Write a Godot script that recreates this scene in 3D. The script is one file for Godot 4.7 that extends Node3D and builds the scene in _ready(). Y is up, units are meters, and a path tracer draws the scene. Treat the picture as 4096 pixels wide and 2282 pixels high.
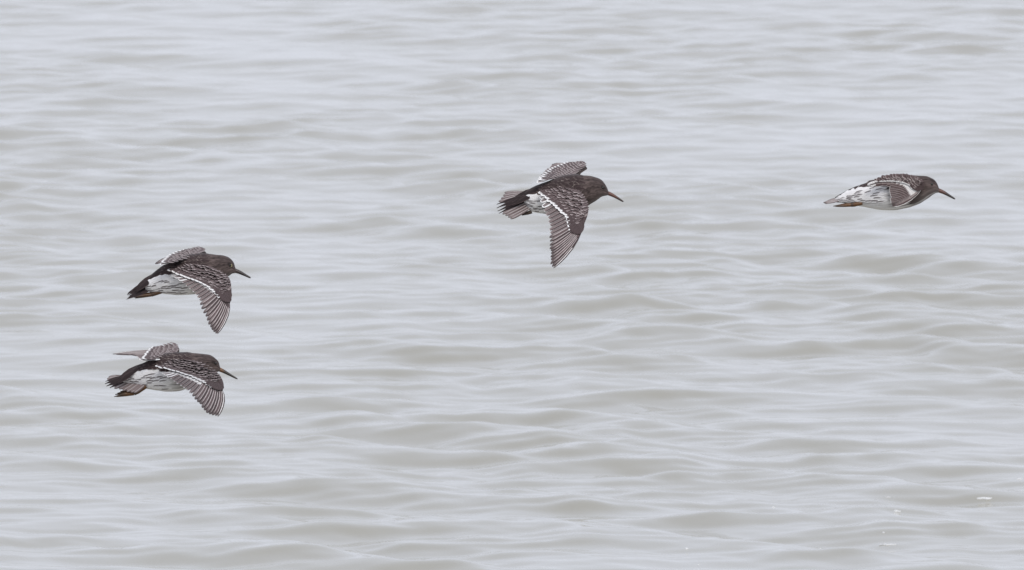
extends Node3D
# Four small brown waders in flight low over rippled grey estuary water, seen through a long lens under an overcast sky.

const EYE_HEIGHT := 2.85          # metres above the water
const PITCH := -3.65               # degrees
const FOCUS := 30.0               # metres to the birds
const PX := 0.00041               # metres per photograph pixel at 30 m
const PW := 4096.0
const PH := 2282.0

var rng := RandomNumberGenerator.new()
var noise := FastNoiseLite.new()
var eye_basis: Basis
var mats := {}

# ------------------------------------------------------------------ helpers
func lin(r: float, g: float, b: float) -> Color:
	return Color(r, g, b).linear_to_srgb()

func pixel_ray(px: float, py: float) -> Vector3:
	return (eye_basis * Vector3((px - PW / 2) * PX, (PH / 2 - py) * PX, -FOCUS)).normalized()

func poly(a: Array, t: float) -> Vector2:
	# smooth curve through the points, t in 0..1 by index
	var f: float = clampf(t, 0.0, 1.0) * (a.size() - 1)
	var i: int = mini(int(f), a.size() - 2)
	var p0: Vector2 = a[maxi(i - 1, 0)]
	var p1: Vector2 = a[i]
	var p2: Vector2 = a[i + 1]
	var p3: Vector2 = a[mini(i + 2, a.size() - 1)]
	return p1.cubic_interpolate(p2, p0, p3, f - i)

func height_at(a: Array, x: float) -> float:
	# y of an outline polyline at x
	for i in a.size() - 1:
		var p: Vector2 = a[i]
		var q: Vector2 = a[i + 1]
		if (x >= p.x and x <= q.x) or i == a.size() - 2:
			var m0: float
			var m1: float
			var h: float = q.x - p.x
			var s: float = (q.y - p.y) / h
			m0 = s
			m1 = s
			if i > 0:
				m0 = 0.5 * (s + (p.y - a[i - 1].y) / (p.x - a[i - 1].x))
			if i < a.size() - 2:
				m1 = 0.5 * (s + (a[i + 2].y - q.y) / (a[i + 2].x - q.x))
			var t: float = clampf((x - p.x) / h, 0.0, 1.0)
			var t2 := t * t
			var t3 := t2 * t
			return (2 * t3 - 3 * t2 + 1) * p.y + (t3 - 2 * t2 + t) * h * m0 + (3 * t2 - 2 * t3) * q.y + (t3 - t2) * h * m1
	return 0.0

func V(flat: Array) -> Array:
	var out := []
	for i in range(0, flat.size(), 2):
		out.append(Vector2(flat[i], flat[i + 1]))
	return out

func part(mesh: Mesh, called: String, m: Material, parent: Node) -> MeshInstance3D:
	var o := MeshInstance3D.new()
	o.name = called
	o.mesh = mesh
	o.material_override = m
	parent.add_child(o, true)
	return o

func tag(o: Node, label: String, category: String, group := "", kind := "") -> void:
	if label: o.set_meta("label", label)
	if category: o.set_meta("category", category)
	if group: o.set_meta("group", group)
	if kind: o.set_meta("kind", kind)

func build(vs: PackedVector3Array, ns: PackedVector3Array, uvs: PackedVector2Array, ix: PackedInt32Array) -> ArrayMesh:
	# faces turn the way their normals point (clockwise seen from outside)
	for t in range(0, ix.size() if vs.size() < 100000 else 0, 3):
		var a := ix[t]
		var b := ix[t + 1]
		var c := ix[t + 2]
		if (vs[b] - vs[a]).cross(vs[c] - vs[a]).dot(ns[a] + ns[b] + ns[c]) > 0.0:
			ix[t + 1] = c
			ix[t + 2] = b
	var arr := []
	arr.resize(Mesh.ARRAY_MAX)
	arr[Mesh.ARRAY_VERTEX] = vs
	arr[Mesh.ARRAY_NORMAL] = ns
	if uvs.size(): arr[Mesh.ARRAY_TEX_UV] = uvs
	arr[Mesh.ARRAY_INDEX] = ix
	var am := ArrayMesh.new()
	am.add_surface_from_arrays(Mesh.PRIMITIVE_TRIANGLES, arr)
	return am

func lathe_tube(pts: Array, radii: Array, flat := 1.0, sides := 12) -> ArrayMesh:
	# a closed tapering tube through the points; flat squeezes it along z
	var vs := PackedVector3Array()
	var ns := PackedVector3Array()
	var uvs := PackedVector2Array()
	var ix := PackedInt32Array()
	var n := pts.size()
	for i in n:
		var d: Vector3 = (pts[mini(i + 1, n - 1)] - pts[maxi(i - 1, 0)]).normalized()
		var b: Vector3 = Vector3(0, 0, 1)
		b = (b - d * b.dot(d)).normalized()
		var c: Vector3 = d.cross(b).normalized()
		for k in sides + 1:
			var a: float = TAU * k / sides
			var r: Vector3 = b * cos(a) * flat + c * sin(a)
			vs.append(pts[i] + r * radii[i])
			ns.append(r.normalized())
			uvs.append(Vector2(float(k) / sides, float(i) / (n - 1)))
	for i in n - 1:
		for k in sides:
			var a := i * (sides + 1) + k
			var b2 := a + sides + 1
			ix.append_array([a, b2, a + 1, a + 1, b2, b2 + 1])
	for e in 2:
		var base: int = 0 if e == 0 else (n - 1) * (sides + 1)
		var mid := vs.size()
		vs.append(pts[0] if e == 0 else pts[n - 1])
		ns.append(((pts[0] - pts[1]) if e == 0 else (pts[n - 1] - pts[n - 2])).normalized())
		uvs.append(Vector2(0.5, float(e)))
		for k in sides:
			ix.append_array([mid, base + k, base + k + 1])
	return build(vs, ns, uvs, ix)

# ------------------------------------------------------------------ plumage textures (linear reflectances)
func plumage(kind: String, u: float, v: float, grain: float, streak: float) -> Color:
	var dark := Color(0.042, 0.029, 0.030)
	var brown := Color(0.132, 0.094, 0.096)
	var pale := Color(0.40, 0.345, 0.338)
	var white := Color(0.84, 0.83, 0.835)
	var c := brown
	var edge: float = minf(u, 1.0 - u)
	var shaft: float = absf(u - 0.38)
	match kind:
		"primary", "primary_worn", "primary_fresh":
			c = dark.lerp(brown, clampf((u - 0.08) * 2.0 + 0.5 * streak, 0, 1))
			if kind == "primary_worn": c = c.lerp(brown, 0.6) * 1.15
			c = c.lerp(pale, smoothstep(0.38, 0.66, u + 0.1 * streak) * (0.45 if kind == "primary_fresh" else 0.62))
			if shaft < 0.055: c = Color(0.55, 0.49, 0.48)
			c = c.lerp(dark, smoothstep(0.80, 0.95, v + 0.06 * streak) * 0.75)
			if u < 0.035 or u > 0.96: c = c.lerp(pale, 0.4)
		"outer_primary":
			c = dark.lerp(brown, clampf((u - 0.04) * 2.0, 0, 1))
			c = c.lerp(pale, smoothstep(0.5, 0.7, u) * 0.5)
			if shaft < 0.11: c = Color(0.80, 0.77, 0.76)
			c = c.lerp(dark, smoothstep(0.86, 0.97, v) * 0.6)
		"white_edged_primary":
			c = brown.lerp(pale, smoothstep(0.5, 0.7, u) * 0.5)
			if u < 0.30 + 0.06 * streak and v > 0.04: c = Color(0.82, 0.79, 0.79)
			c = c.lerp(dark, smoothstep(0.90, 0.99, v) * 0.6)
		"secondary":
			c = dark.lerp(brown, clampf(0.25 + u * 1.6 + 0.3 * streak, 0, 1))
			c = c.lerp(pale, smoothstep(0.42, 0.75, u) * 0.5)
			c = c.lerp(white, smoothstep(0.36, 0.28, v + 0.05 * streak))
			if shaft < 0.045: c = c.lerp(pale, 0.8)
			if v > 0.955 + 0.02 * streak or u < 0.05: c = c.lerp(white, 0.6)
		"inner_secondary":
			c = white.lerp(brown, smoothstep(0.36, 0.22, absf(u - 0.5)) * smoothstep(0.2, 0.4, v) * 0.9)
			if v > 0.93: c = white
		"bar_covert":
			c = dark.lerp(brown, 0.55 + 0.4 * streak)
			c = c.lerp(white, smoothstep(0.79, 0.86, v + 0.09 * streak + 0.85 * (0.5 - edge) * (0.5 - edge)))
			if edge < 0.06: c = c.lerp(pale, 0.5)
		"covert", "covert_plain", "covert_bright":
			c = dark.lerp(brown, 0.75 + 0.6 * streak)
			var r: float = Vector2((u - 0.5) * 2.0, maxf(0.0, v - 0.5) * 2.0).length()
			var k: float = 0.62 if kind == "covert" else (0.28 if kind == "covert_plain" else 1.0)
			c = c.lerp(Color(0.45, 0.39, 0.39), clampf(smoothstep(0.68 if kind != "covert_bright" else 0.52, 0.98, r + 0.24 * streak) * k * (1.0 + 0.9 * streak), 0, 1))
		"dark_covert":
			c = dark.lerp(brown, 0.30 + 0.5 * streak)
			if edge < 0.06: c = c.lerp(brown, 0.8)
		"mantle", "mantle_dark":
			c = dark.lerp(brown, (0.20 if kind == "mantle" else 0.02) + 0.5 * streak)
			var r2: float = Vector2((u - 0.5) * 2.0, maxf(0.0, v - 0.55) * 2.2).length()
			c = c.lerp(Color(0.25, 0.21, 0.195), smoothstep(0.74, 0.95, r2 + 0.2 * streak) * (0.85 if kind == "mantle" else 0.35))
		"rump":
			c = Color(0.022, 0.017, 0.018).lerp(dark, 0.5 + 0.6 * streak)
			if edge < 0.08: c = c.lerp(brown, 0.7)
		"tail":
			c = brown.lerp(pale, 0.36 + 0.3 * streak)
			if shaft < 0.05: c = c.lerp(white, 0.4)
			c = c.lerp(dark, smoothstep(0.22, 0.05, u) * 0.75)
			c = c.lerp(dark, smoothstep(0.88, 1.0, v) * 0.5)
		"flank":
			c = Color(0.72, 0.715, 0.74).lerp(Color(0.90, 0.89, 0.91), 0.6 + streak)
			var w: float = 0.11 + 0.16 * streak
			c = c.lerp(Color(0.12, 0.10, 0.105), smoothstep(w + 0.09, w, absf(u - 0.45)) * smoothstep(0.2, 0.45, v) * smoothstep(1.0, 0.86, v) * 0.95)
		"white_flank":
			c = Color(0.87, 0.86, 0.88).lerp(Color(0.45, 0.44, 0.45), 0.25 * (0.5 + streak))
	return c * (1.0 + 0.22 * grain)

func feather_material(kind: String) -> StandardMaterial3D:
	if mats.has(kind): return mats[kind]
	var w := 48
	var h := 160
	var im := Image.create(w, h, false, Image.FORMAT_RGB8)
	var off: float = kind.hash() % 1000
	for j in h:
		for i in w:
			var u: float = (i + 0.5) / w
			var v: float = (j + 0.5) / h
			# barbs run obliquely away from the shaft
			var b: float = v * 90.0 - absf(u - 0.38) * 34.0
			var grain: float = noise.get_noise_2d(u * 40.0 + off, b * 6.0)
			var streak: float = noise.get_noise_2d(u * 260.0 + off * 3.0, v * 30.0 + (u * 40.0))
			var c := plumage(kind, u, v, grain, streak)
			c.a = 1.0
			im.set_pixel(i, j, c.clamp().linear_to_srgb())
	var m := StandardMaterial3D.new()
	m.albedo_texture = ImageTexture.create_from_image(im)
	m.roughness = 0.75
	m.metallic_specular = 0.22
	m.rim_enabled = true
	m.rim = 0.28
	m.rim_tint = 0.35
	mats[kind] = m
	return m

func body_material() -> StandardMaterial3D:
	if mats.has("body"): return mats["body"]
	var w := 420   # along the body from the bill backwards
	var h := 360   # around it; the middle row is the spine
	var im := Image.create(w, h, false, Image.FORMAT_RGB8)
	for j in h:
		for i in w:
			var u: float = (i + 0.5) / w
			var th: float = absf((j + 0.5) / h - 0.5) * 2.0        # 0 spine .. 1 belly line
			var fine: float = noise.get_noise_3d(u * 900.0, j * 9.0, 5.0)
			var fleck: float = noise.get_noise_3d(u * 420.0, j * 4.0, 60.0)
			var tuft: float = noise.get_noise_3d(u * 150.0, j * 2.6, 20.0)
			var patch: float = noise.get_noise_3d(u * 42.0, j * 0.9, 200.0)
			var head := Color(0.110, 0.084, 0.081)
			var c: Color = head * (1.0 + 0.55 * fine + 0.50 * fleck + 0.8 * patch)
			# throat and cheek a little paler and greyer
			c = c.lerp(Color(0.22, 0.19, 0.185), 0.6 * smoothstep(0.55, 0.9, th + 0.12 * tuft) * smoothstep(0.34, 0.1, u))
			# dark mask before the eye and cap
			c = c.lerp(Color(0.042, 0.032, 0.032), 0.6 * smoothstep(0.40, 0.15, th + 0.1 * tuft) * smoothstep(0.25, 0.05, u))
			# blackish feathers round the eye
			c = c.lerp(Color(0.030, 0.023, 0.023), 0.85 * smoothstep(1.15, 0.55, Vector2((u - 0.060) / 0.034, (th - 0.30) / 0.10).length() + 0.35 * tuft))
			# pale belly behind the streaky breast; its upper limit climbs towards the rump
			var limit: float = lerpf(0.98, 0.50, smoothstep(0.24, 0.48, u))
			limit = lerpf(limit, 0.27, smoothstep(0.46, 0.68, u))
			var belly: float = smoothstep(limit - 0.05, limit + 0.05, th + 0.16 * tuft + 0.05 * fleck)
			var pale := Color(0.74, 0.735, 0.745) * (1.0 + 0.08 * fine)
			# dark shaft streaks on the flanks
			var st: float = noise.get_noise_3d(u * 60.0, j * 7.5 + sin(u * 16.0) * 18.0, 90.0)
			var zone: float = smoothstep(0.98, 0.74, th) * smoothstep(0.30, 0.42, u)
			pale = pale.lerp(Color(0.13, 0.115, 0.115), smoothstep(0.18, 0.42, st + 0.12 * fine) * zone * 0.85)
			var breast: float = smoothstep(0.58, 0.34, u) * smoothstep(-0.35, 0.3, noise.get_noise_3d(u * 90.0, j * 5.0, 140.0) + 0.1)
			pale = pale.lerp(Color(0.20, 0.175, 0.17), breast * 0.8)
			c = c.lerp(pale, belly)
			c.a = 1.0
			im.set_pixel(i, j, c.clamp().linear_to_srgb())
	var m := StandardMaterial3D.new()
	m.albedo_texture = ImageTexture.create_from_image(im)
	m.roughness = 0.85
	m.metallic_specular = 0.25
	m.rim_enabled = true
	m.rim = 0.15
	m.rim_tint = 0.4
	mats["body"] = m
	return m

func plain(key: String, c: Color, rough := 0.6, spec := 0.4) -> StandardMaterial3D:
	if mats.has(key): return mats[key]
	var m := StandardMaterial3D.new()
	m.albedo_color = c
	m.roughness = rough
	m.metallic_specular = spec
	mats[key] = m
	return m

func ramp_material(key: String, a: Color, b: Color, mid: float) -> StandardMaterial3D:
	# horn colour that changes along the length (v), with a mottled meeting line
	if mats.has(key): return mats[key]
	var im := Image.create(16, 64, false, Image.FORMAT_RGB8)
	for j in 64:
		for i in 16:
			var v: float = (j + 0.5) / 64
			var n: float = noise.get_noise_2d(i * 14.0, j * 8.0 + 300.0)
			var c: Color = a.lerp(b, smoothstep(mid - 0.18, mid + 0.18, v + 0.12 * n)) * (1.0 + 0.2 * n)
			c.a = 1.0
			im.set_pixel(i, j, c.clamp().linear_to_srgb())
	var m := StandardMaterial3D.new()
	m.albedo_texture = ImageTexture.create_from_image(im)
	m.roughness = 0.42
	mats[key] = m
	return m

# ------------------------------------------------------------------ one feather
func feather(root: Vector3, tip: Vector3, nrm: Vector3, width: float, side_sign: float, bend: float, camber: float, tilt: float, shape: String) -> ArrayMesh:
	var d: Vector3 = tip - root
	var L: float = d.length()
	d = d / L
	var n: Vector3 = (nrm - d * nrm.dot(d)).normalized()
	n = n.rotated(d, tilt * side_sign)
	var s: Vector3 = n.cross(d) * side_sign         # towards the leading edge
	var ts: Array
	match shape:
		"flight", "point": ts = [0.0, 0.2, 0.45, 0.68, 0.82, 0.92, 0.975, 1.0]
		_: ts = [0.0, 0.25, 0.55, 0.78, 0.92, 1.0]
	var vs := PackedVector3Array()
	var ns := PackedVector3Array()
	var uvs := PackedVector2Array()
	var ix := PackedInt32Array()
	for t: float in ts:
		var arc: float = 4.0 * t * (1.0 - t)
		var c: Vector3 = root + d * (L * t) + s * (bend * L * arc) + n * (camber * L * arc)
		var dd: Vector3 = (d + s * (bend * 4.0 * (1.0 - 2.0 * t)) + n * (camber * 4.0 * (1.0 - 2.0 * t))).normalized()
		var ss: Vector3 = (s - dd * s.dot(dd)).normalized()
		var nn: Vector3 = dd.cross(ss) if dd.cross(ss).dot(n) > 0 else -dd.cross(ss)
		var w: float
		if shape == "flight":
			w = minf(1.0, 0.5 + 1.5 * t)
			if t > 0.66: w *= sqrt(maxf(0.0, 1.0 - pow((t - 0.66) / 0.34, 2.2)))
		elif shape == "point":
			w = minf(1.0, 0.5 + 1.5 * t) * (1.0 - 0.85 * smoothstep(0.5, 1.0, t))
		else:
			w = minf(1.0, 0.45 + 1.3 * t)
			if t > 0.6: w *= sqrt(maxf(0.0, 1.0 - pow((t - 0.6) / 0.4, 2.2)))
		w = maxf(w, 0.06) * width
		var th: float = 0.0004
		var le: Vector3 = c + ss * (w * 0.38) - nn * w * 0.05
		var tr: Vector3 = c - ss * (w * 0.62) - nn * w * 0.08
		vs.append_array([le, c + nn * th, tr, le - nn * th * 0.4, c - nn * th, tr - nn * th * 0.4])
		ns.append_array([(nn + ss * 0.12).normalized(), nn, (nn - ss * 0.12).normalized(), -nn, -nn, -nn])
		for b in 2:
			uvs.append_array([Vector2(0.01, t * 0.99), Vector2(0.38, t * 0.99), Vector2(0.99, t * 0.99)])
	for i in ts.size() - 1:
		var a := i * 6
		for k in [0, 1, 3, 4]:
			ix.append_array([a + k, a + k + 6, a + k + 1, a + k + 1, a + k + 6, a + k + 7])
	return build(vs, ns, uvs, ix)

# ------------------------------------------------------------------ a bird
# Outlines are in the pixels of a crop of the photograph: origin, pixel scale; they are turned into metres round the bird's own centre.
class Trace:
	var org: Vector2
	var k: float
	var centre: Vector2
	var mm: float
	func at(p: Vector2) -> Vector2:
		return Vector2((org.x + p.x * k - centre.x) * mm, -(org.y + p.y * k - centre.y) * mm)

class Sheet:
	# the curved surface a wing lies in: depth towards the viewer as the wing drops
	var x0: float
	var y0: float
	var z0: float
	var a: float
	var b: float
	var q: float
	func z(p: Vector2) -> float:
		var t := y0 - p.y
		return z0 + a * t + b * (p.x - x0) + q * t * t
	func at(p: Vector2) -> Vector3:
		return Vector3(p.x, p.y, z(p))
	func normal(p: Vector2) -> Vector3:
		return Vector3(-b, a + 2.0 * q * (y0 - p.y), 1.0).normalized()

class Trunk:
	var tr: Trace
	var top: Array
	var bot: Array
	var xb: float
	var xe: float
	var roll: float
	var host
	func section(u: float) -> Array:
		var x: float = lerpf(xb, xe, u)
		var p: Vector2 = tr.at(Vector2(x, host.height_at(top, x)))
		var q: Vector2 = tr.at(Vector2(x, host.height_at(bot, x)))
		var hh: float = maxf(0.0015, (p.y - q.y) / 2.0)
		var wide: float = lerpf(0.86, 0.74, smoothstep(0.18, 0.40, u))
		wide = lerpf(wide, 0.95, smoothstep(0.8, 1.0, u))
		return [p.x, (p.y + q.y) / 2.0, hh, hh * wide]
	func at(u: float, th: float) -> Vector3:
		var s := section(u)
		return Vector3(s[0], s[1] + s[2] * cos(th), s[3] * sin(th))
	func normal(u: float, th: float) -> Vector3:
		var e := 0.004
		var du: Vector3 = at(minf(u + e, 1.0), th) - at(maxf(u - e, 0.0), th)
		var dt: Vector3 = at(u, th + 0.02) - at(u, th - 0.02)
		var n := du.cross(dt)
		var s := section(u)
		if n.dot(Vector3(0, cos(th) * s[3], sin(th) * s[2])) < 0: n = -n
		return n.normalized()

func trunk_mesh(t: Trunk) -> ArrayMesh:
	var rows := 84
	var sides := 56
	var vs := PackedVector3Array()
	var ns := PackedVector3Array()
	var uvs := PackedVector2Array()
	var ix := PackedInt32Array()
	for i in rows + 1:
		var u: float = pow(float(i) / rows, 1.5)
		for k in sides + 1:
			# the seam lies on the belly line of the bird
			var around: float = float(k) / sides
			var th: float = (around - 0.5) * TAU + t.roll
			var p := t.at(u, th)
			var n := t.normal(u, th)
			# tufted plumage
			p += n * 0.0006 * noise.get_noise_3d(p.x * 2600.0, p.y * 5200.0, p.z * 5200.0)
			vs.append(p)
			ns.append((n + 0.16 * Vector3(noise.get_noise_3d(p.x * 3000.0, p.y * 6000.0, p.z * 6000.0), noise.get_noise_3d(p.x * 3000.0 + 500.0, p.y * 6000.0, p.z * 6000.0), noise.get_noise_3d(p.x * 3000.0 + 900.0, p.y * 6000.0, p.z * 6000.0))).normalized())
			uvs.append(Vector2(clampf(u, 0.002, 0.998), clampf(around, 0.002, 0.998)))
	for i in rows:
		for k in sides:
			var a := i * (sides + 1) + k
			var b := a + sides + 1
			ix.append_array([a, b, a + 1, a + 1, b, b + 1])
	for e in 2:
		var base: int = 0 if e == 0 else rows * (sides + 1)
		var s := t.section(float(e))
		var mid := vs.size()
		vs.append(Vector3(s[0] + (0.0012 if e == 0 else -0.002), s[1], 0))
		ns.append(Vector3(1 if e == 0 else -1, 0, 0))
		uvs.append(Vector2(0.002 if e == 0 else 0.998, 0.5))
		for k in sides:
			ix.append_array([mid, base + k, base + k + 1])
	return build(vs, ns, uvs, ix)

func arm_mesh(sh: Sheet, tr: Trace, edge: Array, back: Array) -> ArrayMesh:
	# the fleshy front of the wing: a lens-shaped section between the leading edge and the feather roots
	var cols := 22
	var half := 7
	var vs := PackedVector3Array()
	var ns := PackedVector3Array()
	var uvs := PackedVector2Array()
	var ix := PackedInt32Array()
	for i in cols + 1:
		var t: float = float(i) / cols
		var p: Vector2 = tr.at(poly(edge, t))
		var q: Vector2 = tr.at(poly(back, t))
		var thick: float = lerpf(0.0042, 0.0018, t)
		for side in 2:
			for k in half + 1:
				var c: float = float(k) / half
				var m: Vector2 = p.lerp(q, c)
				var lens: float = sqrt(maxf(0.0, c)) * (1.0 - c) * 2.2
				var n: Vector3 = sh.normal(m)
				var sg: float = 1.0 if side == 0 else -1.0
				vs.append(sh.at(m) + n * (sg * thick * lens * 0.5 - 0.0012))
				ns.append((n * sg).normalized())
				uvs.append(Vector2(c, t))
	var row := 2 * (half + 1)
	for i in cols:
		for side in 2:
			for k in half:
				var a := i * row + side * (half + 1) + k
				var b := a + row
				ix.append_array([a, b, a + 1, a + 1, b, b + 1])
	return build(vs, ns, uvs, ix)

func lay_row(wing: Node, sh: Sheet, tr: Trace, roots: Array, tips: Array, count: int, kinds: Callable, called: String, opt: Dictionary) -> void:
	var sgn: float = opt.get("sign", 1.0)
	var t0: float = opt.get("t0", 0.0)
	var t1: float = opt.get("t1", 1.0)
	for i in count:
		var t: float = lerpf(t0, t1, float(i) / maxi(1, count - 1))
		var jit: float = opt.get("jitter", 0.0)
		var r2: Vector2 = tr.at(poly(roots, t))
		var e2: Vector2 = tr.at(poly(tips, t))
		r2 += (r2 - e2) * opt.get("under", 0.0) * (1.0 - t)
		e2 += (e2 - r2) * rng.randf_range(-jit, jit) + Vector2(rng.randf_range(-1, 1), rng.randf_range(-1, 1)) * jit * 0.004
		var step: float = 1.0 / maxi(1, count - 1) * (t1 - t0)
		var a2: Vector2 = tr.at(poly(tips, t - step * 0.5))
		var b2: Vector2 = tr.at(poly(tips, t + step * 0.5))
		var gap: float = (sh.at(b2) - sh.at(a2)).length()
		var width: float = clampf(gap * opt.get("overlap", 1.8), opt.get("wmin", 0.006), opt.get("wmax", 0.012)) * rng.randf_range(0.86, 1.12)
		var lift: float = opt.get("lift", 0.0)
		var n: Vector3 = sh.normal(r2.lerp(e2, 0.5))
		var stack: float = (1.0 - float(i) / count) * opt.get("stack", 0.0022)
		var root: Vector3 = sh.at(r2) + n * (lift * 0.6 + stack * 0.5)
		var tip: Vector3 = sh.at(e2) + n * (lift * opt.get("tip_lift", 0.8) + stack)
		var bend: float = opt.get("bend", 0.05) * (opt.get("bend0", 1.0) * (1.0 - t) + t)
		var k: String = kinds.call(t)
		part(feather(root, tip, n, width, sgn, bend, opt.get("camber", 0.02), opt.get("tilt", 0.10), opt.get("shape", "flight")), called, feather_material(k), wing)

func make_wing(bird: Node, tr: Trace, w: Dictionary, called_label: String) -> void:
	var sh := Sheet.new()
	var c: Vector2 = tr.at(w.origin)
	sh.x0 = c.x
	sh.y0 = c.y
	sh.z0 = w.z0
	sh.a = w.a
	sh.b = w.get("b", 0.0)
	sh.q = w.get("q", 0.0)
	var sgn: float = w.sign
	var wing := part(arm_mesh(sh, tr, w.edge, w.roots), "wing", plain("wing_skin", lin(0.075, 0.06, 0.058), 0.85, 0.2), bird)
	wing.set_meta("label", called_label)
	var nf: int = w.get("flight", 21)
	var split: float = w.get("split", 0.5)
	var white_to: float = w.get("white_to", 0.12)
	lay_row(wing, sh, tr, w.roots, w.tips, nf, func(t): return "inner_secondary" if t < white_to else ("secondary" if t < split else (["primary", "primary_worn", "primary_fresh"][rng.randi() % 3] if t < 0.97 else w.get("outer", "outer_primary"))), "flight_feather", {"under": 0.45, "jitter": 0.025, "sign": sgn, "overlap": 2.0, "wmin": 0.0062, "wmax": w.get("wmax", 0.0115), "bend": w.get("bend", 0.07), "bend0": 0.2, "stack": 0.004, "camber": w.get("camber", 0.025), "tilt": 0.13})
	if w.has("pc_roots"):
		lay_row(wing, sh, tr, w.pc_roots, w.pc_tips, w.get("pc", 10), func(_t): return "dark_covert", "primary_covert", {"sign": sgn, "overlap": 2.2, "wmin": 0.005, "wmax": 0.010, "bend": 0.05, "lift": 0.0040, "stack": 0.002, "shape": "covert"})
	lay_row(wing, sh, tr, w.gc_roots, w.gc_tips, w.get("gc", 15), func(_t): return "bar_covert", "greater_covert", {"sign": sgn, "overlap": w.get("gc_over", 2.9), "wmin": w.get("gc_min", 0.0065), "wmax": 0.0135, "bend": 0.04, "lift": 0.0046, "tip_lift": 0.9, "tilt": 0.02, "stack": 0.003, "shape": "covert", "jitter": 0.05})
	# rows of small pale-edged coverts, from the bar forward to the leading edge
	var rows: int = w.get("rows", 6)
	for j in rows:
		var f: float = float(j) / rows
		var tips := []
		var roots := []
		for i in 8:
			var t: float = i / 7.0
			var gt: Vector2 = poly(w.gc_tips, t)
			var gr: Vector2 = poly(w.gc_roots, t)
			var le: Vector2 = poly(w.front, t)
			var from: Vector2 = gr.lerp(gt, 0.45)
			tips.append(from.lerp(le, f * 0.93))
			roots.append(from.lerp(le, f * 0.93 + 0.30).lerp(tips[i] + (gr - gt) * 0.42, 0.55))
		var cnt: int = w.get("lesser", 15) + (j % 2)
		lay_row(wing, sh, tr, roots, tips, cnt, func(_t): return ["covert", "covert_plain", "covert_bright", "covert", "covert_plain"][rng.randi() % 5] if sgn > 0 else "covert_bright", "median_covert" if j == 0 else "lesser_covert", {"sign": sgn, "overlap": 2.0, "wmin": 0.0040, "wmax": 0.0080, "bend": 0.02, "lift": 0.0052 + 0.0006 * j, "tip_lift": 0.95, "stack": 0.0012, "shape": "covert", "jitter": 0.26 if sgn > 0 else 0.12, "t0": 0.03 if j % 2 == 0 else 0.0, "t1": 1.0 if j % 2 == 0 else 0.97})  # far wing: same feathers, all in the paler kind; sheen and back-light painted in
	if w.has("marginal"):
		# short dark feathers wrapping the leading edge of the wrist
		var tips2 := []
		var roots2 := []
		for i in 8:
			var p: Vector2 = poly(w.marginal, i / 7.0)
			var d: Vector2 = (poly(w.pc_tips, i / 7.0) - poly(w.pc_roots, i / 7.0)).normalized()
			roots2.append(p)
			tips2.append(p + d * w.get("marginal_len", 70.0))
		lay_row(wing, sh, tr, roots2, tips2, 12, func(t): return "covert" if t < 0.55 else "dark_covert", "marginal_covert", {"sign": sgn, "overlap": 2.2, "wmin": 0.004, "wmax": 0.007, "bend": 0.02, "lift": 0.0052, "stack": 0.001, "shape": "covert", "jitter": 0.08})

func on_body(bird: Node, t: Trunk, kind: String, called: String, u0: float, u1: float, cols: int, a0: float, a1: float, rows: int, length: float, width: float, splay := 0.0) -> void:
	# overlapping contour feathers on the body; angles are degrees from the spine
	for i in cols:
		for j in rows:
			var u: float = lerpf(u1, u0, (i + (0.5 if j % 2 else 0.0) + rng.randf_range(-0.12, 0.12)) / cols)
			var a: float = lerpf(a0, a1, (j + 0.5 + rng.randf_range(-0.18, 0.18)) / rows)
			if kind == "mantle": a *= lerpf(1.0, 0.66, smoothstep(0.45, 0.70, u))
			var th: float = deg_to_rad(a) + t.roll
			var L: float = length * rng.randf_range(0.85, 1.15)
			var du: float = L / absf(t.at(0.0, 0.0).x - t.at(1.0, 0.0).x)
			var ue: float = minf(u + du, 0.995)
			var the: float = th + deg_to_rad(splay + rng.randf_range(-5, 5)) * signf(a)
			var um: float = (u + ue) / 2
			var n: Vector3 = t.normal(um, (th + the) / 2)
			var p: Vector3 = t.at(u, th) - t.normal(u, th) * 0.0004
			var e: Vector3 = t.at(ue, the) + t.normal(ue, the) * 0.0011
			var m: Vector3 = t.at(um, (th + the) / 2) + n * 0.0012
			var cam: float = clampf((m - (p + e) / 2).dot(n) / (e - p).length(), -0.05, 0.2)
			part(feather(p, e, n, width * rng.randf_range(0.85, 1.15), 1.0 if a > 0 else -1.0, 0.0, cam, 0.0, "covert"), called, feather_material(kind + "_dark" if kind == "mantle" and rng.randf() < 0.45 else ("white_flank" if kind == "flank" and rng.randf() < 0.32 else kind)), bird)

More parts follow.
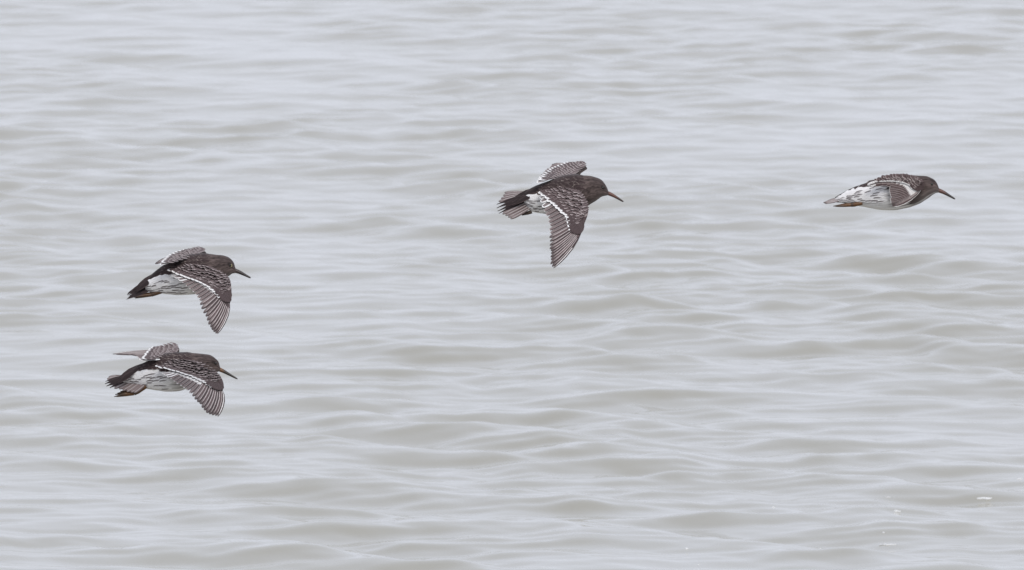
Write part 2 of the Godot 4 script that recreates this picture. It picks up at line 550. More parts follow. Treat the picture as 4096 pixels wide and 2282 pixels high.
func make_bird(d: Dictionary) -> Node3D:
	var tr := Trace.new()
	tr.org = d.org
	tr.k = d.k
	tr.centre = d.centre
	tr.mm = PX
	var bird := Node3D.new()
	bird.name = d.called
	add_child(bird)
	var depth: float = d.depth
	bird.transform = Transform3D(eye_basis, Vector3(0, EYE_HEIGHT, 0) + eye_basis * (Vector3((d.centre.x - PW / 2) * PX, (PH / 2 - d.centre.y) * PX, -FOCUS) * (depth / FOCUS)))
	bird.scale = Vector3.ONE * (depth / FOCUS)
	tag(bird, d.label, "bird", "small waders flying over the water")
	var t := Trunk.new()
	t.tr = tr
	t.top = d.top
	t.bot = d.bot
	t.xb = d.top[d.top.size() - 1].x
	t.xe = d.top[0].x
	t.roll = deg_to_rad(d.roll)
	t.host = self
	part(trunk_mesh(t), "body", body_material(), bird)
	# contour feathers
	on_body(bird, t, "mantle", "mantle_feather", 0.26, 0.74, 11, -74, 74, 13, 0.015, 0.0075)
	on_body(bird, t, "rump", "rump_feather", 0.72, 0.93, 5, -34, 34, 5, 0.020, 0.0080)
	for s in [-1, 1]:
		on_body(bird, t, "flank", "flank_feather", 0.46, 0.90, 8, s * 66, s * 132, 6, 0.020, 0.0066, 6.0)
		on_body(bird, t, "white_flank", "rump_side_feather", 0.64, 0.86, 4, s * 44, s * 70, 2, 0.020, 0.0075, 4.0)
	# bill
	var bp := []
	var br := []
	for i in 13:
		var f: float = i / 12.0
		var p: Vector2 = tr.at(poly(d.bill, f))
		bp.append(Vector3(p.x, p.y, 0))
		br.append(lerpf(d.bill_r[0], d.bill_r[1], pow(f, 1.25)) * d.k * PX if f < 0.99 else d.bill_r[1] * 0.55 * d.k * PX)
	part(lathe_tube(bp, br, 0.8), "bill", ramp_material(d.bill_key, d.bill_base, d.bill_tip, d.bill_mid), bird)
	# eyes
	for s in [-1, 1]:
		var e2: Vector2 = tr.at(d.eye)
		var u: float = (d.eye.x - t.xb) / (t.xe - t.xb)
		var sec := t.section(u)
		var cy: float = clampf((e2.y - sec[1]) / sec[2], -0.95, 0.95)
		var zz: float = sec[3] * sqrt(1.0 - cy * cy)
		var ball := SphereMesh.new()
		ball.radius = 0.0026
		ball.height = 0.0052
		ball.radial_segments = 20
		ball.rings = 10
		var ey := part(ball, "eye", plain("eye", lin(0.012, 0.009, 0.008), 0.12, 0.5), bird)
		ey.position = Vector3(e2.x, e2.y, s * (zz - 0.0010))
		if d.get("eye_ring", false):
			var arc := []
			var rad := []
			for q in 9:
				var g: float = lerpf(-75.0, 60.0, q / 8.0)
				arc.append(Vector3(cos(deg_to_rad(g)) * 0.0029, sin(deg_to_rad(g)) * 0.0029, s * 0.0010))
				rad.append(0.0003 + 0.0005 * sin(PI * q / 8.0))
			part(lathe_tube(arc, rad, 1.0, 8), "eye_ring", plain("eye_ring", lin(0.36, 0.33, 0.20), 0.7, 0.2), ey)
	# tail
	var tail := part(lathe_tube([Vector3(tr.at(d.tail_base[0]).x, tr.at(d.tail_base[0]).y, 0), Vector3(tr.at(d.tail_base[1]).x, tr.at(d.tail_base[1]).y, 0)], [d.get("tail_r", 0.0045), 0.0015], 1.5), "tail", feather_material("rump"), bird)
	var nt: int = 12
	for i in nt:
		var f: float = float(i) / (nt - 1)
		var r2: Vector2 = tr.at(poly(d.tail_roots, f))
		var e2: Vector2 = tr.at(poly(d.tail_tips, f))
		var zr: float = lerpf(-d.tail_z * 0.45, d.tail_z * 0.45, f)
		var ze: float = lerpf(-d.tail_z, d.tail_z, f)
		var mid: float = 1.0 - absf(f - d.tail_dark) * 2.0
		var root := Vector3(r2.x, r2.y, zr)
		var tip := Vector3(e2.x, e2.y, ze)
		var n: Vector3 = Vector3(0.25, 0.8, 0.75).normalized()
		var lift: Vector3 = n * 0.003 * mid
		part(feather(root + lift, tip + lift, n, d.get("tail_w", 0.0085), 1.0 if f > 0.5 else -1.0, 0.02, 0.02, 0.05, "point" if absf(f - d.tail_dark) < d.tail_dark_w else "flight"), "tail_feather", feather_material(d.get("tail_kind", "rump") if absf(f - d.tail_dark) < d.tail_dark_w else "tail"), tail)
	# dark coverts over the tail root
	for i in d.cover_tips.size():
		var r2: Vector2 = tr.at(d.cover_roots[i])
		var e2: Vector2 = tr.at(d.cover_tips[i])
		var zc: float = d.get("cover_z", 0.006) + 0.0035 * i
		part(feather(Vector3(r2.x, r2.y, zc), Vector3(e2.x, e2.y, zc), Vector3(0.2, 0.75, 0.8), d.get("cover_w", 0.0095), 1.0, 0.0, 0.03, 0.0, "point"), "uppertail_covert", feather_material("rump"), tail)
	# feet, trailed under the tail
	for s in d.get("feet", []):
		var fp: Array = s.path
		var root2 := []
		for q in fp:
			var p: Vector2 = tr.at(q)
			root2.append(Vector3(p.x, p.y, s.z))
		var foot := part(lathe_tube(root2, s.r), "foot", ramp_material(s.key, s.c0, s.c1, 0.6), bird)
		for g in 3:
			var a3: Vector3 = root2[root2.size() - 1]
			var te: Vector2 = tr.at(s.toes[g])
			var b3 := Vector3(te.x, te.y, s.z + (g - 1) * 0.003)
			part(lathe_tube([a3, a3.lerp(b3, 0.5) + Vector3(0, 0.0004, 0), b3], [s.r[s.r.size() - 1] * 0.95, s.r[s.r.size() - 1] * 0.75, 0.0006], 0.9, 10), "toe", ramp_material(s.key, s.c0, s.c1, 0.6), foot)
	for w in d.wings:
		make_wing(bird, tr, w, w.label)
	return bird

# ------------------------------------------------------------------ water
var wave_kx := PackedFloat64Array()
var wave_kz := PackedFloat64Array()
var wave_a := PackedFloat64Array()
var wave_p := PackedFloat64Array()

func make_spectrum() -> void:
	var r := RandomNumberGenerator.new()
	r.seed = 4177
	# [wavelength from, to, components, steepness of each, mean heading, spread] headings in degrees from the viewing axis
	for band in [[0.8, 1.5, 6, 0.014, -46.0, 45.0], [0.32, 0.8, 14, 0.026, -54.0, 70.0], [0.13, 0.32, 15, 0.023, -50.0, 75.0], [0.07, 0.13, 8, 0.017, -38.0, 80.0]]:
		for i in int(band[2]):
			var l: float = band[0] * pow(band[1] / band[0], (i + r.randf()) / band[2])
			var k: float = TAU / l
			var dir: float = deg_to_rad(band[4] + r.randfn(0.0, 0.55) * band[5])
			wave_kx.append(k * sin(dir))
			wave_kz.append(k * cos(dir))
			wave_a.append(band[3] / k * r.randf_range(0.6, 1.3))
			wave_p.append(r.randf() * TAU)

func wave(x: float, z: float) -> float:
	# swell, then shorter ripples whose strength comes and goes with the gusts
	var h := 0.0
	var gust: float = (1.0 + 0.7 * noise.get_noise_2d(x * 30.0, z * 9.0)) * lerpf(1.06, 0.74, smoothstep(42.0, 60.0, -z))
	for i in wave_a.size():
		h += wave_a[i] * sin(wave_kx[i] * x + wave_kz[i] * z + wave_p[i]) * (1.0 if i < 6 else gust)
	return h + 6.0 * h * h

func make_water() -> void:
	# one sheet: dense in the part the lens sees, coarser outwards and on to the horizon
	var ds := PackedFloat64Array()
	var d := -60.0
	while d < 4000.0:
		ds.append(d)
		if d < 33.0: d += minf(4.0, maxf(0.15, (33.5 - d) * 0.3))
		elif d < 46.0: d += 0.021
		elif d < 66.0: d += 0.029
		elif d < 80.0: d += 0.12
		else: d += (d - 78.0) * 0.12
	var xs := PackedFloat64Array()
	for i in 201: xs.append((i - 100) * 0.0205)
	var e := 0.03
	var xo := 100 * 0.0205
	while xo < 60.0:
		e *= 1.22
		xo += e
		xs.append(xo)
		xs.insert(0, -xo)
	var nx := xs.size()
	var nz := ds.size()
	var vs := PackedVector3Array()
	vs.resize(nx * nz)
	for j in nz:
		var dj: float = ds[j]
		var open: float = 1.0 + maxf(0.0, dj - 75.0) / 18.0
		var calm: float = clampf((160.0 - dj) / 80.0, 0.0, 1.0) * clampf((dj + 40.0) / 40.0, 0.0, 1.0)
		for i in nx:
			var x: float = xs[i] * open
			var y := 0.0
			var out: float = calm * clampf((30.0 - absf(x)) / 25.0, 0.0, 1.0)
			if out > 0.0: y = wave(x, -dj) * out
			vs[j * nx + i] = Vector3(x, y, -dj)
	var ns := PackedVector3Array()
	ns.resize(nx * nz)
	for j in nz:
		for i in nx:
			var a: Vector3 = vs[j * nx + mini(i + 1, nx - 1)] - vs[j * nx + maxi(i - 1, 0)]
			var b: Vector3 = vs[mini(j + 1, nz - 1) * nx + i] - vs[maxi(j - 1, 0) * nx + i]
			var n := a.cross(b)
			ns[j * nx + i] = (n if n.y > 0 else -n).normalized()
	var ix := PackedInt32Array()
	ix.resize((nx - 1) * (nz - 1) * 6)
	var w := 0
	for j in nz - 1:
		for i in nx - 1:
			var a := j * nx + i
			ix[w] = a
			ix[w + 1] = a + nx
			ix[w + 2] = a + 1
			ix[w + 3] = a + 1
			ix[w + 4] = a + nx
			ix[w + 5] = a + nx + 1
			w += 6
	var m := StandardMaterial3D.new()
	m.albedo_color = lin(0.315, 0.300, 0.255)
	m.roughness = 0.09
	m.metallic_specular = 0.38
	var o := part(build(vs, ns, PackedVector2Array(), ix), "water", m, self)
	o.set_meta("kind", "structure")
	o.set_meta("label", "calm grey rippled estuary water")
	print("water vertices ", nx * nz)

func make_foam(px: float, py: float, wide: float, tall: float, label: String) -> void:
	# find where the ray meets the rippled surface
	var ray := pixel_ray(px, py)
	var p := Vector3(0, EYE_HEIGHT, 0)
	p += ray * ((EYE_HEIGHT - 0.25) / -ray.y)
	for i in 900:
		if p.y <= wave(p.x, p.z): break
		p += ray * 0.02
	var k: float = PX * p.length() / FOCUS
	var w: float = wide * k
	var hgt: float = maxf(tall * k, 0.003)
	var st := SurfaceTool.new()
	st.begin(Mesh.PRIMITIVE_TRIANGLES)
	var count: int = clampi(int(wide / 6.0), 1, 9)
	for i in count:
		var b := SphereMesh.new()
		b.radius = 0.5
		b.height = 1.0
		b.radial_segments = 12
		b.rings = 6
		var f: float = 0.0 if count == 1 else (float(i) / (count - 1) - 0.5)
		var size: float = (1.0 - 1.2 * f * f) * rng.randf_range(0.75, 1.1)
		var bw: float = w / count * 1.9 * size
		var bx: Vector3 = Vector3(f * (w - bw * 0.6), -hgt * 0.12, rng.randf_range(-0.5, 0.5) * w * 0.3)
		st.append_from(b, 0, Transform3D(Basis().scaled(Vector3(bw, hgt * 1.3 * size, bw)), bx))
	var o := part(st.commit(), "foam_fleck", plain("foam", lin(0.78, 0.79, 0.81), 0.5, 0.5), self)
	o.position = Vector3(p.x, wave(p.x, p.z) , p.z)
	tag(o, label, "foam", "flecks of foam on the water")

# ------------------------------------------------------------------ scene
func _ready() -> void:
	rng.seed = 90210
	noise.seed = 7
	noise.noise_type = FastNoiseLite.TYPE_SIMPLEX_SMOOTH
	noise.frequency = 0.02
	noise.fractal_type = FastNoiseLite.FRACTAL_FBM
	noise.fractal_octaves = 2
	# camera
	var cam := Camera3D.new()
	cam.name = "camera"
	add_child(cam)
	cam.position = Vector3(0, EYE_HEIGHT, 0)
	cam.rotation_degrees = Vector3(PITCH, 0, 0)
	cam.near = 0.5
	cam.far = 6000.0
	var lens := CameraAttributesPhysical.new()
	lens.frustum_focal_length = 300.0
	lens.frustum_focus_distance = FOCUS
	lens.frustum_near = 0.5
	lens.frustum_far = 6000.0
	lens.exposure_aperture = 24.0
	cam.attributes = lens
	cam.fov = rad_to_deg(2.0 * atan(PH / 2 * PX / FOCUS))
	cam.current = true
	print("fov ", cam.fov)
	eye_basis = cam.basis
	# sky, light, exposure
	var env := Environment.new()
	env.background_mode = Environment.BG_SKY
	var sky := Sky.new()
	var air := ProceduralSkyMaterial.new()
	air.sky_top_color = Color(0.897, 0.921, 0.972)
	air.sky_horizon_color = Color(0.900, 0.920, 0.970)
	air.sky_curve = 0.2
	air.ground_bottom_color = Color(0.55, 0.55, 0.55)
	air.ground_horizon_color = Color(0.900, 0.920, 0.970)
	air.ground_curve = 0.02
	air.sun_angle_max = 0.0
	sky.sky_material = air
	env.sky = sky
	env.tonemap_mode = Environment.TONE_MAPPER_LINEAR
	env.tonemap_exposure = 1.0
	env.sdfgi_enabled = true
	env.ssao_enabled = true
	env.ssil_enabled = true
	var we := WorldEnvironment.new()
	we.name = "sky"
	we.environment = env
	add_child(we)
	var sun := DirectionalLight3D.new()
	sun.name = "sun"
	sun.light_energy = 0.5
	sun.light_angular_distance = 25.0
	sun.light_color = Color(1.0, 0.98, 0.95)
	sun.shadow_enabled = true
	sun.rotation_degrees = Vector3(-48, 18, 0)
	add_child(sun)
	# setting
	make_spectrum()
	make_water()
	# birds
	var dark_bill := Color(0.030, 0.022, 0.020)
	var leg0 := Color(0.115, 0.048, 0.011)
	var leg1 := Color(0.055, 0.027, 0.012)
	make_bird({
		"called": "sandpiper", "label": "brown wader with tail fanned wide and near wing hanging straight down", "org": Vector2(1940, 620), "k": 0.33445, "centre": Vector2(2290, 800), "depth": 29.8, "roll": 24.0,
		"top": V([470, 462, 560, 405, 640, 368, 760, 325, 900, 270, 1000, 247, 1150, 246, 1300, 262, 1380, 292, 1430, 340, 1462, 395, 1478, 440]),
		"bot": V([470, 590, 540, 668, 640, 695, 720, 705, 900, 725, 1050, 712, 1150, 670, 1240, 605, 1300, 568, 1350, 535, 1400, 500, 1450, 487, 1478, 480]),
		"bill": V([1462, 455, 1525, 482, 1590, 519, 1658, 562]), "bill_r": [25.0, 8.0], "bill_key": "bill_red", "bill_base": Color(0.12, 0.050, 0.038), "bill_tip": Color(0.040, 0.026, 0.024), "bill_mid": 0.62,
		"eye": Vector2(1408, 393),
		"tail_base": V([560, 500, 440, 570]), "tail_roots": V([500, 452, 505, 470, 510, 490, 520, 510, 530, 540, 540, 580, 545, 630]),
		"tail_tips": V([232, 448, 205, 500, 165, 555, 133, 608, 140, 672, 158, 710, 215, 722, 262, 745, 305, 768]), "tail_z": 0.022, "tail_dark": 0.5, "tail_dark_w": 0.16, "tail_w": 0.0088,
		"cover_roots": V([640, 400, 650, 420, 640, 440, 620, 460]), "cover_tips": V([330, 520, 270, 580, 240, 630, 330, 610]), "cover_z": 0.004,
		"feet": [{"path": V([560, 680, 500, 700]), "r": [0.0032, 0.0028], "z": 0.006, "toes": V([440, 724, 455, 722, 470, 715]), "key": "leg_dark", "c0": Color(0.05, 0.03, 0.02), "c1": Color(0.05, 0.03, 0.02)}],
		"wings": [
			{"label": "right wing, upper side showing, hanging down", "origin": Vector2(1000, 440), "z0": 0.019, "a": 1.15, "sign": 1.0,
			"edge": V([880, 420, 1000, 425, 1090, 440, 1160, 490, 1205, 570, 1234, 640, 1222, 730, 1190, 810, 1172, 880, 1142, 950]),
			"roots": V([760, 500, 840, 580, 930, 680, 995, 770, 1030, 850, 1058, 905, 1088, 925, 1118, 932, 1138, 940]),
			"tips": V([652, 545, 700, 675, 755, 785, 770, 895, 772, 1005, 778, 1115, 780, 1200, 784, 1290, 822, 1350]),
			"gc_roots": V([760, 435, 840, 485, 910, 540, 975, 600, 1035, 660, 1080, 720, 1100, 790, 1110, 850]),
			"gc_tips": V([640, 500, 712, 560, 780, 622, 845, 674, 905, 724, 957, 777, 985, 850, 1003, 930]),
			"pc_roots": V([1085, 700, 1120, 720, 1150, 745, 1172, 785, 1178, 830, 1170, 870]),
			"pc_tips": V([980, 815, 1000, 900, 1020, 955, 1060, 972, 1100, 975, 1138, 960]),
			"front": V([930, 425, 1010, 432, 1075, 440, 1130, 465, 1175, 520, 1210, 580, 1226, 630, 1222, 690]),
			"marginal": V([1205, 590, 1228, 640, 1225, 700, 1205, 750, 1185, 800]), "marginal_len": 70.0},
			{"label": "left wing seen edge-on beyond the back", "origin": Vector2(1000, 290), "z0": -0.012, "a": 4.0, "sign": -1.0,
			"edge": V([1080, 290, 1120, 262, 1135, 235, 1155, 205, 1195, 178, 1226, 152, 1195, 114, 1110, 103]),
			"roots": V([800, 300, 820, 262, 860, 222, 905, 190, 955, 162, 1000, 142, 1030, 130, 1055, 118]),
			"tips": V([618, 366, 632, 335, 662, 275, 712, 205, 765, 160, 800, 122, 845, 98, 930, 100]),
			"gc_roots": V([820, 305, 840, 270, 870, 235, 915, 203, 965, 172, 1035, 138, 1095, 112]),
			"gc_tips": V([640, 352, 665, 308, 705, 257, 762, 207, 822, 175, 900, 142, 975, 112]),
			"front": V([980, 290, 1050, 275, 1100, 255, 1135, 225, 1175, 190, 1218, 155, 1190, 116]),
			"flight": 17, "gc": 13, "rows": 5, "lesser": 12, "white_to": 0.3, "split": 0.75, "wmax": 0.010, "bend": 0.03, "camber": 0.03},
		]})
	make_bird({
		"called": "sandpiper_001", "label": "dark wader with pale eye ring and tail closed, directly above another bird", "org": Vector2(480, 980), "k": 0.26481, "centre": Vector2(770, 1110), "depth": 30.0, "roll": 20.0,
		"top": V([380, 556, 420, 522, 500, 440, 590, 370, 650, 325, 750, 265, 900, 195, 1000, 168, 1150, 148, 1300, 137, 1450, 150, 1580, 167, 1660, 207, 1710, 262, 1740, 345]),
		"bot": V([380, 680, 450, 712, 580, 730, 680, 743, 800, 756, 950, 761, 1110, 748, 1250, 720, 1400, 650, 1550, 540, 1640, 470, 1690, 437, 1720, 430, 1740, 428]),
		"bill": V([1718, 384, 1800, 414, 1880, 454, 1972, 502]), "bill_r": [34.0, 11.0], "bill_key": "bill_dark", "bill_base": Color(0.060, 0.042, 0.038), "bill_tip": Color(0.028, 0.022, 0.024), "bill_mid": 0.3,
		"eye": Vector2(1660, 312), "eye_ring": true,
		"tail_base": V([430, 590, 300, 680]), "tail_roots": V([440, 530, 450, 550, 460, 590, 470, 630, 480, 670]),
		"tail_tips": V([150, 705, 128, 722, 108, 748, 96, 776, 140, 780, 118, 796, 94, 822]), "tail_z": 0.010, "tail_dark": 0.4, "tail_dark_w": 1.0, "tail_w": 0.0066,
		"cover_roots": V([560, 430, 540, 460, 520, 500]), "cover_tips": V([200, 680, 215, 705, 240, 715]), "cover_z": 0.003,
		"feet": [{"path": V([680, 690, 540, 732, 470, 755]), "r": [0.0030, 0.0036, 0.0034], "z": 0.006, "toes": V([205, 795, 225, 808, 250, 785]), "key": "leg_brown", "c0": Color(0.075, 0.034, 0.012), "c1": leg1},
			{"path": V([680, 690, 530, 722, 460, 740]), "r": [0.0030, 0.0034, 0.0032], "z": -0.006, "toes": V([215, 780, 235, 790, 260, 770]), "key": "leg_brown", "c0": Color(0.075, 0.034, 0.012), "c1": leg1}],
		"wings": [
			{"label": "right wing, upper side showing, swept down", "origin": Vector2(1200, 370), "z0": 0.020, "a": 1.35, "sign": 1.0,
			"edge": V([1000, 370, 1150, 345, 1300, 345, 1430, 385, 1540, 440, 1630, 490, 1668, 570, 1682, 670, 1690, 770, 1672, 870]),
			"roots": V([900, 480, 1050, 530, 1200, 590, 1350, 665, 1450, 735, 1520, 800, 1560, 845, 1610, 870, 1660, 878]),
			"tips": V([780, 500, 920, 580, 1060, 692, 1175, 795, 1225, 925, 1300, 1070, 1365, 1205, 1430, 1298, 1487, 1354]),
			"gc_roots": V([870, 400, 990, 430, 1100, 470, 1210, 510, 1320, 555, 1430, 612, 1510, 670, 1570, 740]),
			"gc_tips": V([722, 440, 850, 488, 960, 530, 1080, 570, 1200, 612, 1320, 677, 1420, 748, 1500, 830]),
			"pc_roots": V([1500, 620, 1555, 640, 1605, 670, 1645, 705, 1668, 755, 1676, 805]),
			"pc_tips": V([1450, 760, 1490, 815, 1530, 860, 1580, 888, 1630, 900, 1668, 888]),
			"front": V([1010, 345, 1130, 338, 1260, 338, 1380, 372, 1490, 420, 1590, 478, 1645, 545, 1672, 640]),
			"marginal": V([1625, 500, 1658, 560, 1672, 630, 1680, 700, 1682, 770]), "marginal_len": 90.0},
			{"label": "left wing seen edge-on beyond the back", "origin": Vector2(1000, 200), "z0": -0.010, "a": 4.5, "sign": -1.0,
			"edge": V([1180, 210, 1230, 165, 1262, 142, 1285, 122, 1288, 102, 1250, 82, 1180, 76, 1090, 84]),
			"roots": V([780, 290, 790, 262, 800, 235, 830, 208, 870, 180, 930, 145, 990, 115]),
			"tips": V([605, 340, 618, 305, 640, 270, 672, 236, 600, 262, 540, 296, 720, 196]),
			"gc_roots": V([800, 300, 820, 270, 850, 235, 890, 200, 940, 165, 1000, 125, 1060, 98]),
			"gc_tips": V([618, 328, 640, 300, 668, 265, 700, 232, 742, 190, 830, 150, 930, 112]),
			"front": V([1080, 230, 1140, 195, 1190, 165, 1240, 148, 1275, 125, 1270, 98, 1200, 80]),
			"flight": 13, "gc": 12, "rows": 5, "lesser": 12, "white_to": 0.45, "split": 0.6, "wmax": 0.009, "bend": 0.02, "camber": 0.03},
		]})
	make_bird({
		"called": "sandpiper_002", "label": "brown wader with orange bill base and far wing tip swept back, below another bird", "org": Vector2(390, 1360), "k": 0.22993, "centre": Vector2(720, 1500), "depth": 30.3, "roll": 17.0,
		"top": V([430, 628, 560, 542, 700, 455, 830, 408, 900, 362, 1000, 312, 1150, 258, 1300, 238, 1500, 232, 1650, 230, 1800, 245, 1950, 268, 2030, 312, 2090, 372, 2115, 430, 2130, 482]),
		"bot": V([430, 720, 560, 765, 700, 800, 800, 838, 950, 872, 1100, 892, 1250, 906, 1400, 898, 1500, 870, 1700, 800, 1850, 700, 1950, 620, 2020, 572, 2080, 556, 2110, 554, 2130, 550]),
		"bill": V([2112, 516, 2200, 556, 2300, 612, 2434, 686]), "bill_r": [38.0, 11.0], "bill_key": "bill_orange", "bill_base": Color(0.20, 0.088, 0.032), "bill_tip": Color(0.034, 0.028, 0.024), "bill_mid": 0.25,
		"eye": Vector2(2050, 412),
		"tail_base": V([560, 640, 400, 720]), "tail_roots": V([420, 640, 440, 650, 470, 670, 520, 700, 600, 710, 680, 725, 760, 745, 830, 765]),
		"tail_tips": V([180, 650, 140, 710, 112, 778, 145, 832, 240, 858, 360, 864, 450, 895, 560, 912, 640, 915]), "tail_z": 0.024, "tail_dark": 0.3, "tail_dark_w": 0.2, "tail_w": 0.0088,
		"cover_roots": V([760, 440, 740, 480, 700, 520, 640, 560]), "cover_tips": V([330, 690, 280, 730, 290, 770, 350, 770]), "cover_z": 0.004,
		"feet": [{"path": V([840, 810, 690, 905, 630, 935]), "r": [0.0036, 0.0040, 0.0036], "z": 0.010, "toes": V([285, 990, 330, 993, 380, 960]), "key": "leg_orange", "c0": leg0, "c1": leg1},
			{"path": V([840, 800, 660, 890, 590, 915]), "r": [0.0036, 0.0040, 0.0036], "z": -0.004, "toes": V([300, 955, 340, 930, 390, 900]), "key": "leg_orange", "c0": leg0, "c1": leg1}],
		"wings": [
			{"label": "right wing, upper side showing, spread forward and down", "origin": Vector2(1500, 430), "z0": 0.021, "a": 1.75, "sign": 1.0,
			"edge": V([1280, 440, 1420, 415, 1580, 405, 1730, 415, 1880, 470, 2010, 555, 2105, 625, 2160, 710, 2195, 800, 2190, 878]),
			"roots": V([1240, 590, 1400, 620, 1550, 670, 1700, 722, 1830, 785, 1930, 835, 2020, 868, 2100, 882, 2178, 880]),
			"tips": V([1120, 620, 1255, 695, 1405, 790, 1540, 880, 1680, 1000, 1795, 1110, 1890, 1228, 2005, 1308, 2118, 1334]),
			"gc_roots": V([1180, 480, 1310, 500, 1440, 530, 1570, 565, 1700, 602, 1830, 650, 1940, 710, 2030, 770]),
			"gc_tips": V([1000, 522, 1150, 556, 1300, 592, 1450, 630, 1600, 677, 1750, 733, 1880, 798, 1975, 862]),
			"pc_roots": V([1960, 670, 2020, 690, 2070, 715, 2115, 745, 2155, 775, 2182, 805]),
			"pc_tips": V([1905, 805, 1965, 855, 2025, 885, 2085, 905, 2145, 908, 2190, 885]),
			"front": V([1300, 408, 1430, 402, 1570, 402, 1710, 412, 1860, 458, 1995, 540, 2095, 615, 2155, 705]),
			"marginal": V([2010, 560, 2080, 605, 2125, 650, 2155, 705, 2180, 765]), "marginal_len": 90.0},
			{"label": "left wing edge-on beyond the back, its tip swept back", "origin": Vector2(1200, 280), "z0": -0.012, "a": 3.6, "sign": -1.0,
			"edge": V([1340, 290, 1400, 250, 1412, 215, 1408, 170, 1395, 125, 1330, 102, 1200, 97, 1060, 115, 930, 140]),
			"roots": V([980, 370, 960, 345, 930, 315, 910, 290, 900, 265, 890, 240, 890, 220, 890, 200, 890, 180]),
			"tips": V([760, 398, 735, 390, 712, 355, 685, 325, 640, 298, 560, 276, 440, 268, 330, 266, 265, 250]),
			"gc_roots": V([1010, 380, 1010, 345, 1015, 310, 1030, 270, 1045, 230, 1060, 195, 1080, 165]),
			"gc_tips": V([770, 398, 782, 365, 800, 330, 822, 292, 850, 250, 885, 205, 930, 170]),
			"front": V([1250, 290, 1310, 275, 1370, 260, 1400, 225, 1402, 180, 1385, 130, 1320, 105]),
			"flight": 17, "gc": 12, "rows": 5, "lesser": 12, "white_to": 0.2, "split": 0.45, "wmax": 0.0095, "bend": -0.02, "camber": 0.03},
		]})
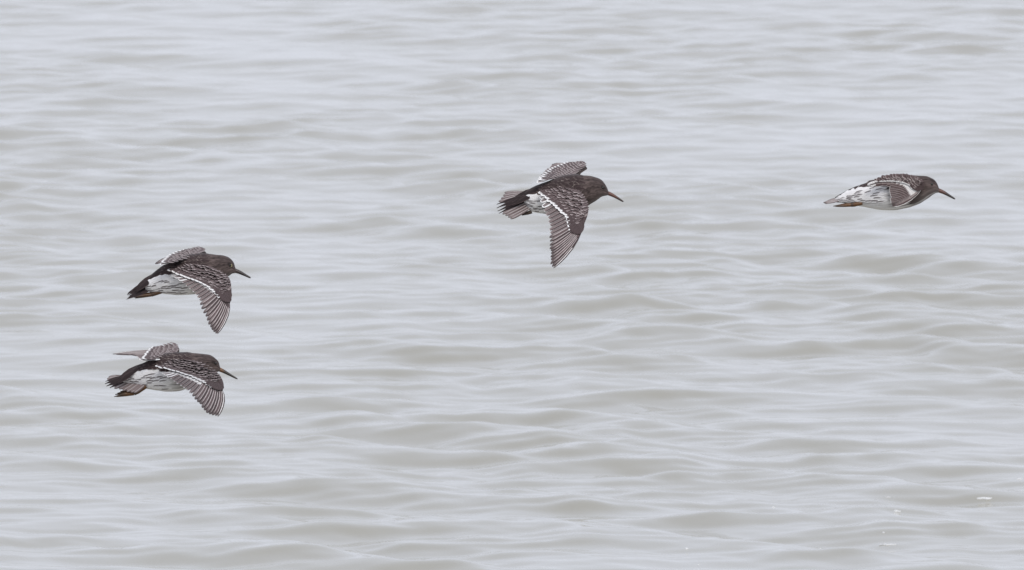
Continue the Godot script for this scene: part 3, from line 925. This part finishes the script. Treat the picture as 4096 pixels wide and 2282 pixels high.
	make_bird({
		"called": "sandpiper_003", "label": "pale bellied wader with wings folded against its body, orange feet trailing", "org": Vector2(3270, 670), "k": 0.22516, "centre": Vector2(3580, 770), "depth": 30.1, "roll": -14.0,
		"top": V([300, 578, 400, 515, 500, 452, 650, 372, 850, 300, 1000, 242, 1200, 172, 1350, 140, 1500, 130, 1700, 138, 1850, 148, 1950, 157, 2040, 197, 2110, 252, 2145, 310, 2164, 368]),
		"bot": V([300, 606, 400, 608, 500, 618, 600, 660, 700, 682, 850, 708, 1000, 737, 1150, 757, 1300, 766, 1450, 750, 1600, 722, 1780, 662, 1900, 600, 1980, 540, 2050, 490, 2100, 460, 2140, 450, 2164, 446]),
		"bill": V([2146, 405, 2240, 442, 2340, 498, 2454, 566]), "bill_r": [40.0, 12.0], "bill_key": "bill_brown", "bill_base": Color(0.12, 0.055, 0.045), "bill_tip": Color(0.034, 0.026, 0.026), "bill_mid": 0.45,
		"eye": Vector2(2030, 302),
		"tail_base": V([420, 540, 320, 585]), "tail_roots": V([400, 530, 400, 550, 400, 570, 400, 590]),
		"tail_tips": V([170, 622, 108, 640, 112, 650, 150, 650]), "tail_z": 0.008, "tail_kind": "tail", "tail_dark": 0.5, "tail_dark_w": 1.0, "tail_w": 0.0046, "tail_r": 0.0025,
		"cover_roots": V([560, 420]), "cover_tips": V([310, 565]), "cover_z": 0.0, "cover_w": 0.004,
		"feet": [{"path": V([800, 640, 660, 662, 600, 668]), "r": [0.0025, 0.0036, 0.0034], "z": 0.010, "toes": V([285, 690, 320, 698, 380, 700]), "key": "leg_orange", "c0": leg0, "c1": leg1},
			{"path": V([800, 630, 650, 640, 590, 655]), "r": [0.0025, 0.0030, 0.0026], "z": -0.008, "toes": V([360, 680, 390, 670, 420, 660]), "key": "leg_orange", "c0": leg0, "c1": leg1}],
		"wings": [
			{"label": "right wing folded down across the flank", "origin": Vector2(1500, 300), "z0": 0.0285, "a": 0.12, "q": -2.0, "sign": 1.0,
			"edge": V([1200, 200, 1400, 165, 1600, 165, 1750, 185, 1850, 215, 1905, 265, 1900, 310, 1880, 340, 1850, 370]),
			"roots": V([1150, 262, 1350, 268, 1520, 300, 1610, 335, 1660, 370, 1710, 400, 1760, 410, 1800, 405, 1842, 385]),
			"tips": V([880, 322, 1130, 300, 1262, 345, 1278, 420, 1285, 500, 1290, 575, 1300, 640, 1325, 680, 1352, 692]),
			"gc_roots": V([1060, 245, 1190, 215, 1330, 212, 1470, 225, 1590, 252, 1680, 290, 1740, 335, 1760, 370]),
			"gc_tips": V([880, 318, 1010, 272, 1150, 255, 1300, 250, 1440, 262, 1560, 290, 1630, 335, 1660, 378]),
			"pc_roots": V([1740, 220, 1790, 235, 1830, 250, 1860, 275, 1880, 300, 1888, 330]),
			"pc_tips": V([1640, 350, 1680, 385, 1720, 410, 1765, 425, 1810, 415, 1845, 392]),
			"front": V([1230, 185, 1350, 165, 1470, 160, 1580, 165, 1680, 175, 1770, 190, 1830, 212, 1880, 245]),
			"marginal": V([1780, 190, 1830, 205, 1870, 230, 1895, 262, 1900, 300]), "marginal_len": 70.0, "flight": 19, "gc": 30, "gc_over": 1.2, "gc_min": 0.0034, "outer": "white_edged_primary", "white_to": 0.04, "split": 0.75, "bend": 0.09},
			{"label": "left wing folded down across the far flank", "origin": Vector2(1500, 300), "z0": -0.0285, "a": -0.12, "q": 2.0, "sign": -1.0,
			"edge": V([1200, 200, 1400, 165, 1600, 165, 1750, 185, 1850, 215, 1905, 265, 1900, 310, 1880, 340, 1850, 370]),
			"roots": V([1150, 262, 1350, 268, 1520, 300, 1610, 335, 1660, 370, 1710, 400, 1760, 410, 1800, 405, 1842, 385]),
			"tips": V([880, 322, 1130, 300, 1262, 345, 1278, 420, 1285, 500, 1290, 575, 1300, 640, 1325, 680, 1352, 692]),
			"gc_roots": V([1060, 245, 1190, 215, 1330, 212, 1470, 225, 1590, 252, 1680, 290, 1740, 335, 1760, 370]),
			"gc_tips": V([880, 318, 1010, 272, 1150, 255, 1300, 250, 1440, 262, 1560, 290, 1630, 335, 1660, 378]),
			"front": V([1230, 185, 1350, 165, 1470, 160, 1580, 165, 1680, 175, 1770, 190, 1830, 212, 1880, 245]),
			"flight": 12, "gc": 8, "rows": 2, "lesser": 8, "white_to": 0.14, "split": 0.42, "bend": 0.09},
		]})
	# flecks of foam
	for f in [[3940, 2002, 58, 13, "largest fleck of foam, a wide white cap at the water's edge of a dark ripple"], [3588, 2050, 30, 11, "short thick fleck of foam on a dark ripple"], [3553, 1996, 18, 5, ""], [4081, 1922, 26, 5, ""], [3556, 2184, 74, 7, "long thin streak of foam lying on the water"], [2747, 2203, 9, 12, "bright round bubble floating alone on the water"], [3535, 2135, 8, 8, ""], [3094, 2032, 9, 6, ""], [3282, 2197, 8, 4, ""], [2795, 2263, 8, 4, ""]]:
		make_foam(f[0], f[1], f[2], f[3], f[4] if f[4] else "tiny white speck of foam on the rippled water")
